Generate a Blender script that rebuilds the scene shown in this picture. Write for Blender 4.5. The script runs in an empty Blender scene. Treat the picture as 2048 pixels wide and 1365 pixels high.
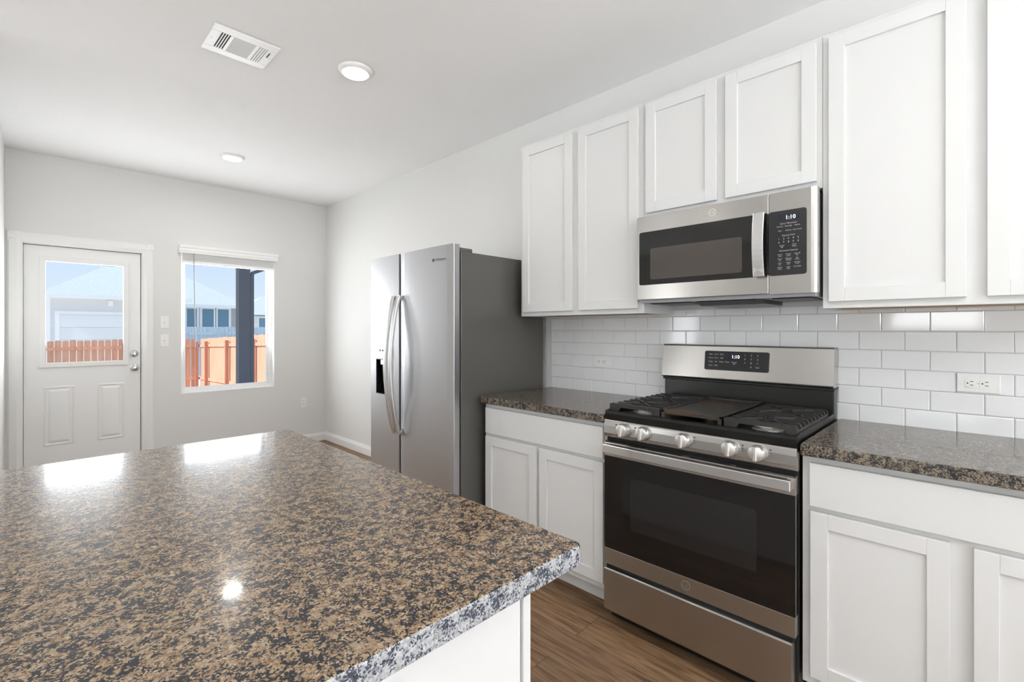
import bpy, bmesh, math, random
from mathutils import Vector, Matrix
random.seed(7)
SC = bpy.context.scene
COL = SC.collection

# ------------------------------------------------------------------ camera, world, sun, daylight, exposure
CAM_H = 1.295
cd = bpy.data.cameras.new('camera'); cam = bpy.data.objects.new('camera', cd); COL.objects.link(cam)
cam.location = (0, 0, CAM_H)
cam.rotation_euler = (math.pi / 2, 0, -0.7919)
cd.sensor_width = 36.0
cd.lens = 950.0 / 2048.0 * 36.0
cd.shift_y = -23.1 / 2048.0
cd.clip_start = 0.02; cd.clip_end = 300
SC.camera = cam

SC.view_settings.view_transform = 'Standard'
SC.view_settings.look = 'None'
SC.view_settings.gamma = 1.0
SC.view_settings.use_curve_mapping = False
SC.view_settings.exposure = 0.54

world = bpy.data.worlds.new('world'); SC.world = world; world.use_nodes = True
wn = world.node_tree; wn.nodes.clear()
w_out = wn.nodes.new('ShaderNodeOutputWorld'); w_bg = wn.nodes.new('ShaderNodeBackground')
w_tc = wn.nodes.new('ShaderNodeTexCoord'); w_sep = wn.nodes.new('ShaderNodeSeparateXYZ'); w_ramp = wn.nodes.new('ShaderNodeValToRGB')
wn.links.new(w_tc.outputs['Generated'], w_sep.inputs[0]); wn.links.new(w_sep.outputs['Z'], w_ramp.inputs[0])
wn.links.new(w_ramp.outputs[0], w_bg.inputs[0]); wn.links.new(w_bg.outputs[0], w_out.inputs[0])
el = w_ramp.color_ramp.elements
el[0].position = 0.0; el[0].color = (0.78, 0.90, 1.0, 1)
el[1].position = 0.20; el[1].color = (0.52, 0.71, 0.97, 1)
e_ = el.new(0.6); e_.color = (0.50, 0.68, 0.98, 1)
w_bg.inputs[1].default_value = 0.69

sun_d = bpy.data.lights.new('sun', 'SUN'); sun = bpy.data.objects.new('sun', sun_d); COL.objects.link(sun)
sun_d.energy = 3.3; sun_d.angle = 0.01; sun_d.color = (1.0, 0.97, 0.92)
sun.rotation_euler = Vector((0.72, 0.04, -0.68)).to_track_quat('-Z', 'Y').to_euler()

def area_lamp(name, loc, direction, sx, sy, power, color=(1.0, 0.99, 0.97)):
    l = bpy.data.lights.new(name, 'AREA'); l.shape = 'RECTANGLE'; l.size = sx; l.size_y = sy
    l.energy = power; l.color = color
    o = bpy.data.objects.new(name, l); COL.objects.link(o); o.location = loc
    o.rotation_euler = Vector(direction).to_track_quat('-Z', 'Y').to_euler()
    return o
area_lamp('daylight_living_window', (-4.24, 0.45, 1.55), (1, 0, 2.2), 0.9, 1.2, 30, (0.97, 0.985, 1.0))
area_lamp('daylight_side_window', (-4.24, 4.2, 1.2), (1, 0, 0.3), 0.5, 1.7, 15, (0.97, 0.985, 1.0))
area_lamp('added_bounce_fill', (0.3, -3.93, 1.45), (0, 1, 9.0), 3.0, 1.9, 270, (0.97, 0.985, 1.0))  # fill lamp added out of view, facing up to bounce off the ceiling
area_lamp('daylight_kitchen_window', (1.44, 5.63, 1.32), (0, -1, 0.25), 0.74, 1.2, 13, (0.93, 0.97, 1.0))
area_lamp('daylight_door_glass', (0.337, 5.58, 1.44), (0, -1, 0.25), 0.5, 0.84, 9, (0.93, 0.97, 1.0))

# ------------------------------------------------------------------ material helpers
MATS = {}
def new_mat(name):
    m = bpy.data.materials.new(name); m.use_nodes = True
    nt = m.node_tree; b = nt.nodes['Principled BSDF']
    MATS[name] = m
    return m, nt, b
def simple(name, col, rough=0.5, metal=0.0, spec=0.5, emit=None, estr=1.0, coat=0.0):
    m, nt, b = new_mat(name)
    b.inputs['Base Color'].default_value = (*col, 1); b.inputs['Roughness'].default_value = rough
    b.inputs['Metallic'].default_value = metal; b.inputs['Specular IOR Level'].default_value = spec
    if coat: b.inputs['Coat Weight'].default_value = coat; b.inputs['Coat Roughness'].default_value = 0.05
    if emit:
        b.inputs['Emission Color'].default_value = (*emit, 1); b.inputs['Emission Strength'].default_value = estr
    return m
def nd(nt, t, **kw):
    n = nt.nodes.new(t)
    for k, v in kw.items(): setattr(n, k, v)
    return n
def mapped(nt, scale=(1, 1, 1), rot=(0, 0, 0), coord='Object'):
    tc = nd(nt, 'ShaderNodeTexCoord'); mp = nd(nt, 'ShaderNodeMapping')
    mp.inputs['Scale'].default_value = scale; mp.inputs['Rotation'].default_value = rot
    nt.links.new(tc.outputs[coord], mp.inputs[0]); return mp.outputs[0]
def noise(nt, vec, scale, detail=2.0, rough=0.5):
    n = nd(nt, 'ShaderNodeTexNoise'); n.inputs['Scale'].default_value = scale
    n.inputs['Detail'].default_value = detail; n.inputs['Roughness'].default_value = rough
    nt.links.new(vec, n.inputs['Vector']); return n
def ramp(nt, fac, stops, interp='LINEAR'):
    r = nd(nt, 'ShaderNodeValToRGB'); r.color_ramp.interpolation = interp
    e = r.color_ramp.elements
    while len(e) < len(stops): e.new(0.5)
    for k, (p, c) in enumerate(stops):
        e[k].position = p; e[k].color = (*c, 1)
    nt.links.new(fac, r.inputs[0]); return r.outputs[0]
def mixc(nt, fac, a, b, mode='MIX'):
    m = nd(nt, 'ShaderNodeMix', data_type='RGBA', blend_type=mode)
    for sock, v in ((m.inputs['Factor'], fac), (m.inputs[6], a), (m.inputs[7], b)):
        if hasattr(v, 'is_output'): nt.links.new(v, sock)
        elif isinstance(v, (int, float)): sock.default_value = v
        else: sock.default_value = (*v, 1)
    return m.outputs[2]
def bump(nt, b, height, strength, dist=0.001):
    bp = nd(nt, 'ShaderNodeBump'); bp.inputs['Strength'].default_value = strength; bp.inputs['Distance'].default_value = dist
    nt.links.new(height, bp.inputs['Height']); nt.links.new(bp.outputs[0], b.inputs['Normal'])

def paint(name, col, rough, bscale, bstr, bdist=0.0015):
    m, nt, b = new_mat(name); v = mapped(nt)
    b.inputs['Base Color'].default_value = (*col, 1); b.inputs['Roughness'].default_value = rough
    bump(nt, b, noise(nt, v, bscale, 3).outputs[0], bstr, bdist); return m
paint('wall_paint', (0.77, 0.768, 0.755), 0.6, 130, 0.12)
paint('ceiling_paint', (0.90, 0.898, 0.893), 0.8, 110, 0.45, 0.003)
simple('cabinet_white', (0.735, 0.738, 0.734), 0.42)
simple('trim_white', (0.86, 0.86, 0.85), 0.4)
simple('plastic_white', (0.88, 0.88, 0.87), 0.35)
simple('vinyl_white', (0.88, 0.88, 0.88), 0.35)
simple('birch_underside', (0.46, 0.30, 0.16), 0.6)
simple('black_enamel', (0.018, 0.017, 0.016), 0.28)
simple('black_trim', (0.012, 0.012, 0.013), 0.4)
simple('black_void', (0.004, 0.004, 0.004), 0.8)
simple('cast_iron', (0.026, 0.024, 0.022), 0.42)
simple('black_glass', (0.010, 0.009, 0.009), 0.04, spec=0.5)
simple('screen_mesh', (0.075, 0.065, 0.055), 0.10)
simple('oven_window', (0.020, 0.019, 0.019), 0.05)
simple('control_glass', (0.016, 0.015, 0.016), 0.12)
simple('display_glass', (0.006, 0.007, 0.020), 0.10)
simple('display_glow', (0.8, 0.9, 1.0), 0.5, emit=(0.85, 0.92, 1.0), estr=1.5)
simple('panel_lettering', (0.55, 0.55, 0.55), 0.5)
simple('grey_lettering', (0.10, 0.10, 0.11), 0.5)
simple('dark_slot', (0.03, 0.03, 0.03), 0.6)
simple('aluminium', (0.62, 0.60, 0.57), 0.38, metal=0.9)
simple('chrome', (0.80, 0.80, 0.80), 0.12, metal=1.0)
simple('satin_nickel', (0.66, 0.65, 0.63), 0.25, metal=1.0)
simple('knob_metal', (0.80, 0.79, 0.77), 0.30, metal=0.85)
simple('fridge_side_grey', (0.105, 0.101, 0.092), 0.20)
simple('mw_bottom_grey', (0.42, 0.43, 0.46), 0.45, metal=0.2)
simple('lamp_lens', (1, 1, 1), 0.5, emit=(1.0, 0.97, 0.92), estr=3.5)
simple('lamp_trim', (0.88, 0.87, 0.85), 0.4)
simple('grout', (0.60, 0.60, 0.60), 0.8)
simple('tile_white', (0.87, 0.88, 0.895), 0.07)
simple('wand_grey', (0.42, 0.42, 0.43), 0.3)
simple('blind_white', (0.94, 0.94, 0.93), 0.45)
simple('post_slate', (0.125, 0.135, 0.165), 0.6)
simple('siding_grey', (0.82, 0.81, 0.79), 0.7)
simple('siding_taupe', (0.50, 0.49, 0.46), 0.7)
simple('house_white', (0.98, 0.97, 0.955), 0.6)
simple('house_pane', (0.16, 0.30, 0.40), 0.08)
simple('garage_white', (0.92, 0.91, 0.89), 0.6)
simple('pale_bounce', (0.72, 0.71, 0.69), 0.95)
simple('concrete', (0.62, 0.60, 0.57), 0.8)

def shingle_mat():
    m, nt, b = new_mat('roof_shingle'); v = mapped(nt)
    n = noise(nt, v, 9, 4)
    nt.links.new(ramp(nt, n.outputs[0], [(0.3, (0.47, 0.53, 0.55)), (0.7, (0.53, 0.585, 0.605))]), b.inputs['Base Color'])
    b.inputs['Roughness'].default_value = 0.9
shingle_mat()
def ground_mat():
    m, nt, b = new_mat('pale_ground'); n = noise(nt, mapped(nt), 3, 6)  # concrete-pale tone chosen to bounce neutral light onto the houses
    nt.links.new(ramp(nt, n.outputs[0], [(0.3, (0.58, 0.56, 0.50)), (0.7, (0.70, 0.67, 0.61))]), b.inputs['Base Color'])
    b.inputs['Roughness'].default_value = 1.0
ground_mat()
def cedar(name, c1, c2):
    m, nt, b = new_mat(name)
    n = noise(nt, mapped(nt, (9, 9, 0.8)), 1.3, 4)
    nt.links.new(ramp(nt, n.outputs[0], [(0.3, c1), (0.7, c2)]), b.inputs['Base Color'])
    b.inputs['Roughness'].default_value = 0.85
cedar('cedar_picket', (0.60, 0.325, 0.215), (0.78, 0.46, 0.32))
cedar('cedar_post', (0.44, 0.19, 0.13), (0.58, 0.28, 0.20))
cedar('weathered_picket', (0.42, 0.52, 0.60), (0.55, 0.66, 0.74))

def steel(name, col, rough, axis, streak=0.02):
    # brushed along one axis: fine streaks change the gloss and break the normal a little
    m, nt, b = new_mat(name)
    sc = [900, 900, 900]; sc['xyz'.index(axis)] = 6
    n = noise(nt, mapped(nt, tuple(sc)), 1.0, 3)
    b.inputs['Metallic'].default_value = 1.0
    c = mixc(nt, n.outputs[0], tuple(x * 0.985 for x in col), tuple(min(1, x * 1.015) for x in col))
    nt.links.new(c, b.inputs['Base Color'])
    mr = nd(nt, 'ShaderNodeMapRange'); mr.inputs['To Min'].default_value = rough - streak / 2; mr.inputs['To Max'].default_value = rough + streak / 2
    nt.links.new(n.outputs[0], mr.inputs[0]); nt.links.new(mr.outputs[0], b.inputs['Roughness'])
    b.inputs['Anisotropic'].default_value = 0.8; b.inputs['Anisotropic Rotation'].default_value = 0.25
    tg = nd(nt, 'ShaderNodeTangent', direction_type='RADIAL', axis='Z')
    nt.links.new(tg.outputs[0], b.inputs['Tangent'])
steel('steel_range', (0.49, 0.472, 0.45), 0.26, 'y')
steel('steel_fridge', (0.53, 0.53, 0.542), 0.30, 'y')
steel('steel_handle', (0.74, 0.735, 0.73), 0.24, 'z')

def granite(name, stops, dark, dark_amt, scale=150.0, rough=0.24):
    m, nt, b = new_mat(name)
    tc = nd(nt, 'ShaderNodeTexCoord')
    warp = nd(nt, 'ShaderNodeTexNoise'); warp.inputs['Scale'].default_value = 90; warp.inputs['Detail'].default_value = 3
    nt.links.new(tc.outputs['Object'], warp.inputs['Vector'])
    va = nd(nt, 'ShaderNodeVectorMath', operation='SCALE'); va.inputs['Scale'].default_value = 0.011
    nt.links.new(warp.outputs['Color'], va.inputs[0])
    vv = nd(nt, 'ShaderNodeVectorMath', operation='ADD'); nt.links.new(tc.outputs['Object'], vv.inputs[0]); nt.links.new(va.outputs[0], vv.inputs[1])
    def cells(s):
        vo = nd(nt, 'ShaderNodeTexVoronoi', feature='F1'); vo.inputs['Scale'].default_value = s
        nt.links.new(vv.outputs[0], vo.inputs['Vector'])
        sp = nd(nt, 'ShaderNodeSeparateColor'); nt.links.new(vo.outputs['Color'], sp.inputs[0])
        return sp
    big = cells(scale); small = cells(scale * 1.8)
    base = ramp(nt, big.outputs[0], stops)
    fine = ramp(nt, small.outputs[1], stops)
    base = mixc(nt, 0.45, base, fine)
    # dark mica: small cells, gathered where a slow noise is high
    clump = noise(nt, tc.outputs['Object'], 62, 3, 0.6)
    add = nd(nt, 'ShaderNodeMath', operation='MULTIPLY_ADD'); add.inputs[1].default_value = 2.4
    nt.links.new(clump.outputs[0], add.inputs[0]); 
    mul = nd(nt, 'ShaderNodeMath', operation='MULTIPLY'); mul.inputs[1].default_value = 0.75
    nt.links.new(small.outputs[0], mul.inputs[0]); nt.links.new(mul.outputs[0], add.inputs[2])
    lo = 1.95 - dark_amt
    mask = ramp(nt, None or _clamp(nt, add.outputs[0], lo, lo + 0.10), [(0.0, (0, 0, 0)), (1.0, (1, 1, 1))])
    darkc = mixc(nt, big.outputs[2], dark, tuple(x * 2.6 + 0.01 for x in dark))
    col = mixc(nt, mask, base, darkc)
    nt.links.new(col, b.inputs['Base Color'])
    b.inputs['Roughness'].default_value = rough
    b.inputs['Specular IOR Level'].default_value = 0.12
    b.inputs['Coat Weight'].default_value = 0.48 if rough < 0.33 else 0.3; b.inputs['Coat Roughness'].default_value = 0.07
    return m
def _clamp(nt, v, a, bb):
    mr = nd(nt, 'ShaderNodeMapRange'); mr.inputs['From Min'].default_value = a; mr.inputs['From Max'].default_value = bb
    nt.links.new(v, mr.inputs[0]); return mr.outputs[0]
granite('granite_tan', [(0.0, (0.075, 0.045, 0.028)), (0.2, (0.20, 0.110, 0.058)), (0.4, (0.315, 0.222, 0.128)), (0.6, (0.21, 0.137, 0.078)), (0.8, (0.46, 0.345, 0.225)), (1.0, (0.24, 0.215, 0.19))], (0.006, 0.006, 0.009), 0.36, 205)
granite('granite_lit_edge', [(0.0, (0.22, 0.225, 0.235)), (0.4, (0.36, 0.365, 0.385)), (0.75, (0.54, 0.55, 0.57)), (1.0, (0.28, 0.275, 0.265))], (0.028, 0.032, 0.045), 0.34, 230, rough=0.35)  # island edge band: same granite, painted paler for the light falling on it

granite('granite_painted_reflection', [(0.0, (0.055, 0.042, 0.030)), (0.25, (0.115, 0.088, 0.062)), (0.52, (0.20, 0.155, 0.108)), (0.78, (0.35, 0.29, 0.22)), (1.0, (0.22, 0.20, 0.175))], (0.008, 0.008, 0.010), 0.38, 215)  # same stone as the island, painted darker and greyer for the tile reflection
def floor_mat():
    m, nt, b = new_mat('floor_planks')
    tc = nd(nt, 'ShaderNodeTexCoord'); mp = nd(nt, 'ShaderNodeMapping'); mp.inputs['Rotation'].default_value = (0, 0, math.pi / 2)
    nt.links.new(tc.outputs['Object'], mp.inputs[0])
    br = nd(nt, 'ShaderNodeTexBrick'); br.offset = 0.37; br.offset_frequency = 2
    br.inputs['Scale'].default_value = 1.0; br.inputs['Brick Width'].default_value = 1.22; br.inputs['Row Height'].default_value = 0.18
    br.inputs['Mortar Size'].default_value = 0.0012; br.inputs['Mortar Smooth'].default_value = 0.3
    br.inputs['Color1'].default_value = (0, 0, 0, 1); br.inputs['Color2'].default_value = (1, 1, 1, 1); br.inputs['Mortar'].default_value = (0.5, 0.5, 0.5, 1)
    nt.links.new(mp.outputs[0], br.inputs['Vector'])
    # grain: stretched along the plank, moved about from plank to plank
    off = nd(nt, 'ShaderNodeVectorMath', operation='SCALE'); off.inputs['Scale'].default_value = 7.3
    nt.links.new(br.outputs['Color'], off.inputs[0])
    ad = nd(nt, 'ShaderNodeVectorMath', operation='ADD'); nt.links.new(tc.outputs['Object'], ad.inputs[0]); nt.links.new(off.outputs[0], ad.inputs[1])
    mp2 = nd(nt, 'ShaderNodeMapping'); mp2.inputs['Scale'].default_value = (26, 1.5, 1); nt.links.new(ad.outputs[0], mp2.inputs[0])
    g1 = noise(nt, mp2.outputs[0], 1.6, 5, 0.62); g1.inputs['Distortion'].default_value = 1.2
    mp3 = nd(nt, 'ShaderNodeMapping'); mp3.inputs['Scale'].default_value = (120, 4, 1); nt.links.new(ad.outputs[0], mp3.inputs[0])
    g2 = noise(nt, mp3.outputs[0], 1.5, 2)
    c = ramp(nt, g1.outputs[0], [(0.28, (0.075, 0.038, 0.019)), (0.43, (0.18, 0.098, 0.050)), (0.58, (0.32, 0.195, 0.108)), (0.75, (0.235, 0.142, 0.084))])
    c = mixc(nt, 0.25, c, ramp(nt, g2.outputs[0], [(0.35, (0.06, 0.035, 0.02)), (0.65, (0.26, 0.17, 0.105))]))
    tone = ramp(nt, br.outputs['Color'], [(0.0, (0.78, 0.78, 0.80)), (1.0, (1.12, 1.10, 1.06))])
    c = mixc(nt, 1.0, c, tone, 'MULTIPLY')
    c = mixc(nt, br.outputs['Fac'], c, (0.05, 0.028, 0.015))
    nt.links.new(c, b.inputs['Base Color']); b.inputs['Roughness'].default_value = 0.45; b.inputs['Specular IOR Level'].default_value = 0.3
    bump(nt, b, g2.outputs[0], 0.12, 0.0006)
floor_mat()
def griddle_mat():
    m, nt, b = new_mat('griddle_iron'); n = noise(nt, mapped(nt), 9, 4)
    nt.links.new(ramp(nt, n.outputs[0], [(0.44, (0.022, 0.020, 0.018)), (0.70, (0.070, 0.042, 0.022))]), b.inputs['Base Color'])
    b.inputs['Roughness'].default_value = 0.42
griddle_mat()
def glass_mat():
    m = bpy.data.materials.new('clear_glass'); m.use_nodes = True; nt = m.node_tree; nt.nodes.clear(); MATS['clear_glass'] = m
    o = nd(nt, 'ShaderNodeOutputMaterial'); mx = nd(nt, 'ShaderNodeMixShader'); t = nd(nt, 'ShaderNodeBsdfTransparent'); g = nd(nt, 'ShaderNodeBsdfGlossy')
    g.inputs['Roughness'].default_value = 0.0; mx.inputs[0].default_value = 0.001
    nt.links.new(t.outputs[0], mx.inputs[1]); nt.links.new(g.outputs[0], mx.inputs[2]); nt.links.new(mx.outputs[0], o.inputs[0])
glass_mat()

# ------------------------------------------------------------------ mesh helpers
class MB:
    """collects shapes in room coordinates; becomes ONE mesh object"""
    def __init__(s): s.v = []; s.f = []; s.m = []; s.sm = []
    def add(s, vs, fs, m=0, smooth=False):
        n = len(s.v); s.v += [tuple(p) for p in vs]
        for f in fs: s.f.append([i + n for i in f]); s.m.append(m); s.sm.append(smooth)
        return s
    def box(s, x0, x1, y0, y1, z0, z1, m=0):
        if x0 > x1: x0, x1 = x1, x0
        if y0 > y1: y0, y1 = y1, y0
        if z0 > z1: z0, z1 = z1, z0
        vs = [(x0, y0, z0), (x1, y0, z0), (x1, y1, z0), (x0, y1, z0), (x0, y0, z1), (x1, y0, z1), (x1, y1, z1), (x0, y1, z1)]
        return s.add(vs, [(0, 3, 2, 1), (4, 5, 6, 7), (0, 1, 5, 4), (1, 2, 6, 5), (2, 3, 7, 6), (3, 0, 4, 7)], m)
    def prism(s, prof, axis, a, b, m=0, smooth=False):
        """closed profile extruded from a to b along axis; profile pairs are the two other axes in xyz order"""
        def P(p, t):
            return {'x': (t, p[0], p[1]), 'y': (p[0], t, p[1]), 'z': (p[0], p[1], t)}[axis]
        n = len(prof)
        vs = [P(p, a) for p in prof] + [P(p, b) for p in prof]
        fs = [(i, (i + 1) % n, n + (i + 1) % n, n + i) for i in range(n)]
        s.add(vs, fs, m, smooth)
        return s.add([vs[i] for i in range(n)], [tuple(range(n))[::-1]], m).add([vs[n + i] for i in range(n)], [tuple(range(n))], m)
    def lathe(s, c, axis, prof, seg=32, m=0, smooth=True):
        """prof: (radius, height along axis) from bottom to top"""
        ax = {'x': Vector((1, 0, 0)), 'y': Vector((0, 1, 0)), 'z': Vector((0, 0, 1)), '-x': Vector((-1, 0, 0)), '-y': Vector((0, -1, 0)), '-z': Vector((0, 0, -1))}[axis]
        u = Vector((0, 0, 1)) if abs(ax.z) < 0.5 else Vector((1, 0, 0)); w = ax.cross(u)
        c = Vector(c); vs = []; fs = []
        for r, h in prof:
            for k in range(seg):
                t = 2 * math.pi * k / seg
                vs.append(c + ax * h + (u * math.cos(t) + w * math.sin(t)) * r)
        for j in range(len(prof) - 1):
            for k in range(seg):
                k2 = (k + 1) % seg
                fs.append((j * seg + k, j * seg + k2, (j + 1) * seg + k2, (j + 1) * seg + k))
        fs.append(tuple(range(seg))[::-1]); fs.append(tuple((len(prof) - 1) * seg + k for k in range(seg)))
        return s.add(vs, fs, m, smooth)
    def sweep(s, pts, w, h, m=0, up=(0, 1, 0), smooth=False):
        """rectangular bar along points; w along 'up', h across"""
        up = Vector(up); P = [Vector(p) for p in pts]; vs = []
        for i, p in enumerate(P):
            d = (P[min(i + 1, len(P) - 1)] - P[max(i - 1, 0)]).normalized(); n = d.cross(up).normalized()
            vs += [p + up * w / 2 + n * h / 2, p - up * w / 2 + n * h / 2, p - up * w / 2 - n * h / 2, p + up * w / 2 - n * h / 2]
        fs = []
        for i in range(len(P) - 1):
            for k in range(4): fs.append((i * 4 + k, i * 4 + (k + 1) % 4, i * 4 + 4 + (k + 1) % 4, i * 4 + 4 + k))
        n = len(vs); fs += [(3, 2, 1, 0), (n - 4, n - 3, n - 2, n - 1)]
        return s.add(vs, fs, m, smooth)
    def tube(s, pts, r, seg=10, m=0):
        P = [Vector(p) for p in pts]; vs = []; fs = []
        for i, p in enumerate(P):
            d = (P[min(i + 1, len(P) - 1)] - P[max(i - 1, 0)]).normalized()
            u = d.cross(Vector((0, 0, 1)) if abs(d.z) < 0.9 else Vector((1, 0, 0))).normalized(); w = d.cross(u)
            for k in range(seg):
                t = 2 * math.pi * k / seg; vs.append(p + (u * math.cos(t) + w * math.sin(t)) * r)
        for i in range(len(P) - 1):
            for k in range(seg): fs.append((i * seg + k, i * seg + (k + 1) % seg, (i + 1) * seg + (k + 1) % seg, (i + 1) * seg + k))
        fs += [tuple(range(seg))[::-1], tuple((len(P) - 1) * seg + k for k in range(seg))]
        return s.add(vs, fs, m, True)
    def quad(s, a, b, c, d, m=0): return s.add([a, b, c, d], [(0, 1, 2, 3)], m)
    def text(s, txt, x, y, z, size, m=0, align='CENTER', depth=0.0003):
        """flat lettering on a face that looks towards -X; y, z is the middle of its baseline"""
        vs, fs = text_geo(txt, align)
        return s.add([(x - depth, y - p[0] * size, z + p[1] * size) for p in vs], fs, m)
_TXT = {}
def text_geo(txt, align):
    if (txt, align) in _TXT: return _TXT[(txt, align)]
    c = bpy.data.curves.new('lettering_source', 'FONT'); c.body = txt; c.align_x = align; c.size = 1.0; c.resolution_u = 2
    o = bpy.data.objects.new('lettering_source', c); COL.objects.link(o)
    bpy.context.view_layer.update()
    me = bpy.data.meshes.new_from_object(o.evaluated_get(bpy.context.evaluated_depsgraph_get()))
    r = ([tuple(v.co) for v in me.vertices], [tuple(p.vertices) for p in me.polygons])
    bpy.data.objects.remove(o); bpy.data.curves.remove(c); bpy.data.meshes.remove(me)
    _TXT[(txt, align)] = r
    return r
def rrect(x0, x1, y0, y1, r, n=4):
    out = []
    for cx, cy, a0 in ((x1 - r, y1 - r, 0), (x0 + r, y1 - r, 90), (x0 + r, y0 + r, 180), (x1 - r, y0 + r, 270)):
        for k in range(n + 1):
            t = math.radians(a0 + 90 * k / n); out.append((cx + r * math.cos(t), cy + r * math.sin(t)))
    return out
def root_of(o):
    while o.parent: o = o.parent
    return o
def part(name, mb, mat, parent=None, bevel=0.0, seg=2, angle=30):
    off = Vector(root_of(parent).location) if parent else Vector((0, 0, 0))
    me = bpy.data.meshes.new(name)
    me.from_pydata([tuple(Vector(v) - off) for v in mb.v], [], mb.f)
    for k in ([mat] if isinstance(mat, str) else mat): me.materials.append(MATS[k])
    bm = bmesh.new(); bm.from_mesh(me)
    bmesh.ops.recalc_face_normals(bm, faces=bm.faces)
    bm.to_mesh(me); bm.free()
    me.polygons.foreach_set('material_index', mb.m); me.polygons.foreach_set('use_smooth', mb.sm)
    if any(mb.sm):
        bm = bmesh.new(); bm.from_mesh(me)
        for e in bm.edges:
            if len(e.link_faces) == 2 and e.calc_face_angle(0) > math.radians(40): e.smooth = False
        bm.to_mesh(me); bm.free()
    o = bpy.data.objects.new(name, me); COL.objects.link(o)
    if parent: o.parent = parent
    if bevel:
        b = o.modifiers.new('bevel', 'BEVEL'); b.width = bevel; b.segments = seg; b.limit_method = 'ANGLE'; b.angle_limit = math.radians(angle)
    return o
def tag(o, label, cat, group=None, kind=None):
    o['label'] = label; o['category'] = cat
    if group: o['group'] = group
    if kind: o['kind'] = kind
    return o
def thing(name, label, cat, loc, group=None):
    o = bpy.data.objects.new(name, None); o.empty_display_size = 0.05; COL.objects.link(o); o.location = loc
    return tag(o, label, cat, group)
def struct(name, mb, mat, bevel=0.0):
    o = part(name, mb, mat, None, bevel); o['kind'] = 'structure'; return o
def copy_thing(src, loc, label):
    r = src.copy(); COL.objects.link(r); r.location = loc; r['label'] = label
    for ch in list(src.children):
        c = ch.copy(); COL.objects.link(c); c.parent = r
        for g in list(ch.children):
            d = g.copy(); COL.objects.link(d); d.parent = c
    return r

# ------------------------------------------------------------------ the room
WX, FY, CZ = 2.441, 5.49, 2.736          # right wall, far wall, ceiling
LX, BY = -4.3, -4.0                      # living-room side, wall behind the camera
PX = -0.146                              # short wall left of the back door
struct('floor', MB().box(LX - 0.12, WX + 0.12, BY - 0.12, FY + 0.14, -0.1, 0), 'floor_planks')
struct('floor_bounce', MB().box(LX, -1.0, BY, FY, 0, 0.012).box(-1.0, WX, BY, -0.9, 0, 0.012), 'pale_bounce')  # unseen pale floor added to bounce light up to the ceiling
struct('ceiling', MB().box(LX - 0.12, WX + 0.12, BY - 0.12, FY + 0.14, CZ, CZ + 0.12), 'ceiling_paint')
struct('wall_right', MB().box(WX, WX + 0.12, BY - 0.12, FY + 0.14, 0, CZ), 'wall_paint')
struct('wall_left', MB().box(PX - 0.12, PX, 3.4, FY, 0, CZ), 'wall_paint')
DX0, DX1, DZ1 = -0.050, 0.722, 2.000     # back-door opening
NX0, NX1, NZ0, NZ1 = 1.014, 1.870, 0.668, 2.05   # window opening
def wall_with_holes(mb, axis, t0, t1, lo, hi, holes):
    """wall slab between t0 and t1 in thickness; holes are (a0, a1, z0, z1)"""
    xs = sorted({lo, hi, *[h[0] for h in holes], *[h[1] for h in holes]})
    for a, b in zip(xs, xs[1:]):
        hs = sorted([h for h in holes if h[0] <= a and h[1] >= b], key=lambda h: h[2]); z = 0
        for h in hs + [None]:
            z1 = h[2] if h else CZ
            if z1 > z + 1e-6:
                mb.box(a, b, t0, t1, z, z1) if axis == 'x' else mb.box(t0, t1, a, b, z, z1)
            if h: z = h[3]
    return mb
struct('wall_far', wall_with_holes(MB(), 'x', FY, FY + 0.14, LX - 0.12, WX, [(DX0, DX1, 0, DZ1), (NX0, NX1, NZ0, NZ1)]), 'wall_paint')
struct('wall_living', wall_with_holes(MB(), 'y', LX - 0.12, LX, BY, FY, [(-0.05, 0.95, 0.9, 2.2), (3.92, 4.48, 0.3, 2.1)]), 'wall_paint')
struct('wall_back', wall_with_holes(MB(), 'x', BY - 0.12, BY, LX, WX, [(-1.3, 1.9, 0.45, 2.45)]), 'wall_paint')

def base_profile(t, h): return [(0, 0), (t, 0), (t, h * 0.72), (t * 0.7, h * 0.82), (t * 0.45, h), (0, h)]
struct('baseboard_right', MB().prism([(WX - a, b) for a, b in base_profile(0.015, 0.095)], 'y', 2.99, FY), 'trim_white')
struct('baseboard_far', MB().prism([(FY - a, b) for a, b in base_profile(0.015, 0.095)], 'x', 0.803, WX - 0.015), 'trim_white')
struct('baseboard_left', MB().prism([(PX + a, b) for a, b in base_profile(0.015, 0.095)], 'y', 3.4, FY - 0.02), 'trim_white')

# door casing
CY = FY
cs = MB()
cas = [(0, 0), (0.082, 0), (0.082, 0.006), (0.072, 0.014), (0.030, 0.018), (0.012, 0.012), (0.0, 0.010)]   # across, out of the wall
cs.prism([(DX0 - a, FY - b) for a, b in cas], 'z', 0, DZ1 + 0.082)
cs.prism([(DX1 + a, FY - b) for a, b in cas], 'z', 0, DZ1 + 0.082)
cs.prism([(FY - b, DZ1 + a) for a, b in cas], 'x', DX0 - 0.08, DX1 + 0.08)
cs.box(DX0, DX0 + 0.006, FY, FY + 0.14, 0, DZ1).box(DX1 - 0.006, DX1, FY, FY + 0.14, 0, DZ1).box(DX0, DX1, FY, FY + 0.14, DZ1 - 0.006, DZ1)
cs.box(DX0, DX0 + 0.022, FY + 0.076, FY + 0.10, 0, DZ1).box(DX1 - 0.024, DX1, FY + 0.076, FY + 0.10, 0, DZ1).box(DX0, DX1, FY + 0.076, FY + 0.10, DZ1 - 0.024, DZ1).box(DX0, DX1, FY, FY + 0.14, 0, 0.012)
struct('trim_1', cs, 'trim_white')

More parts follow.
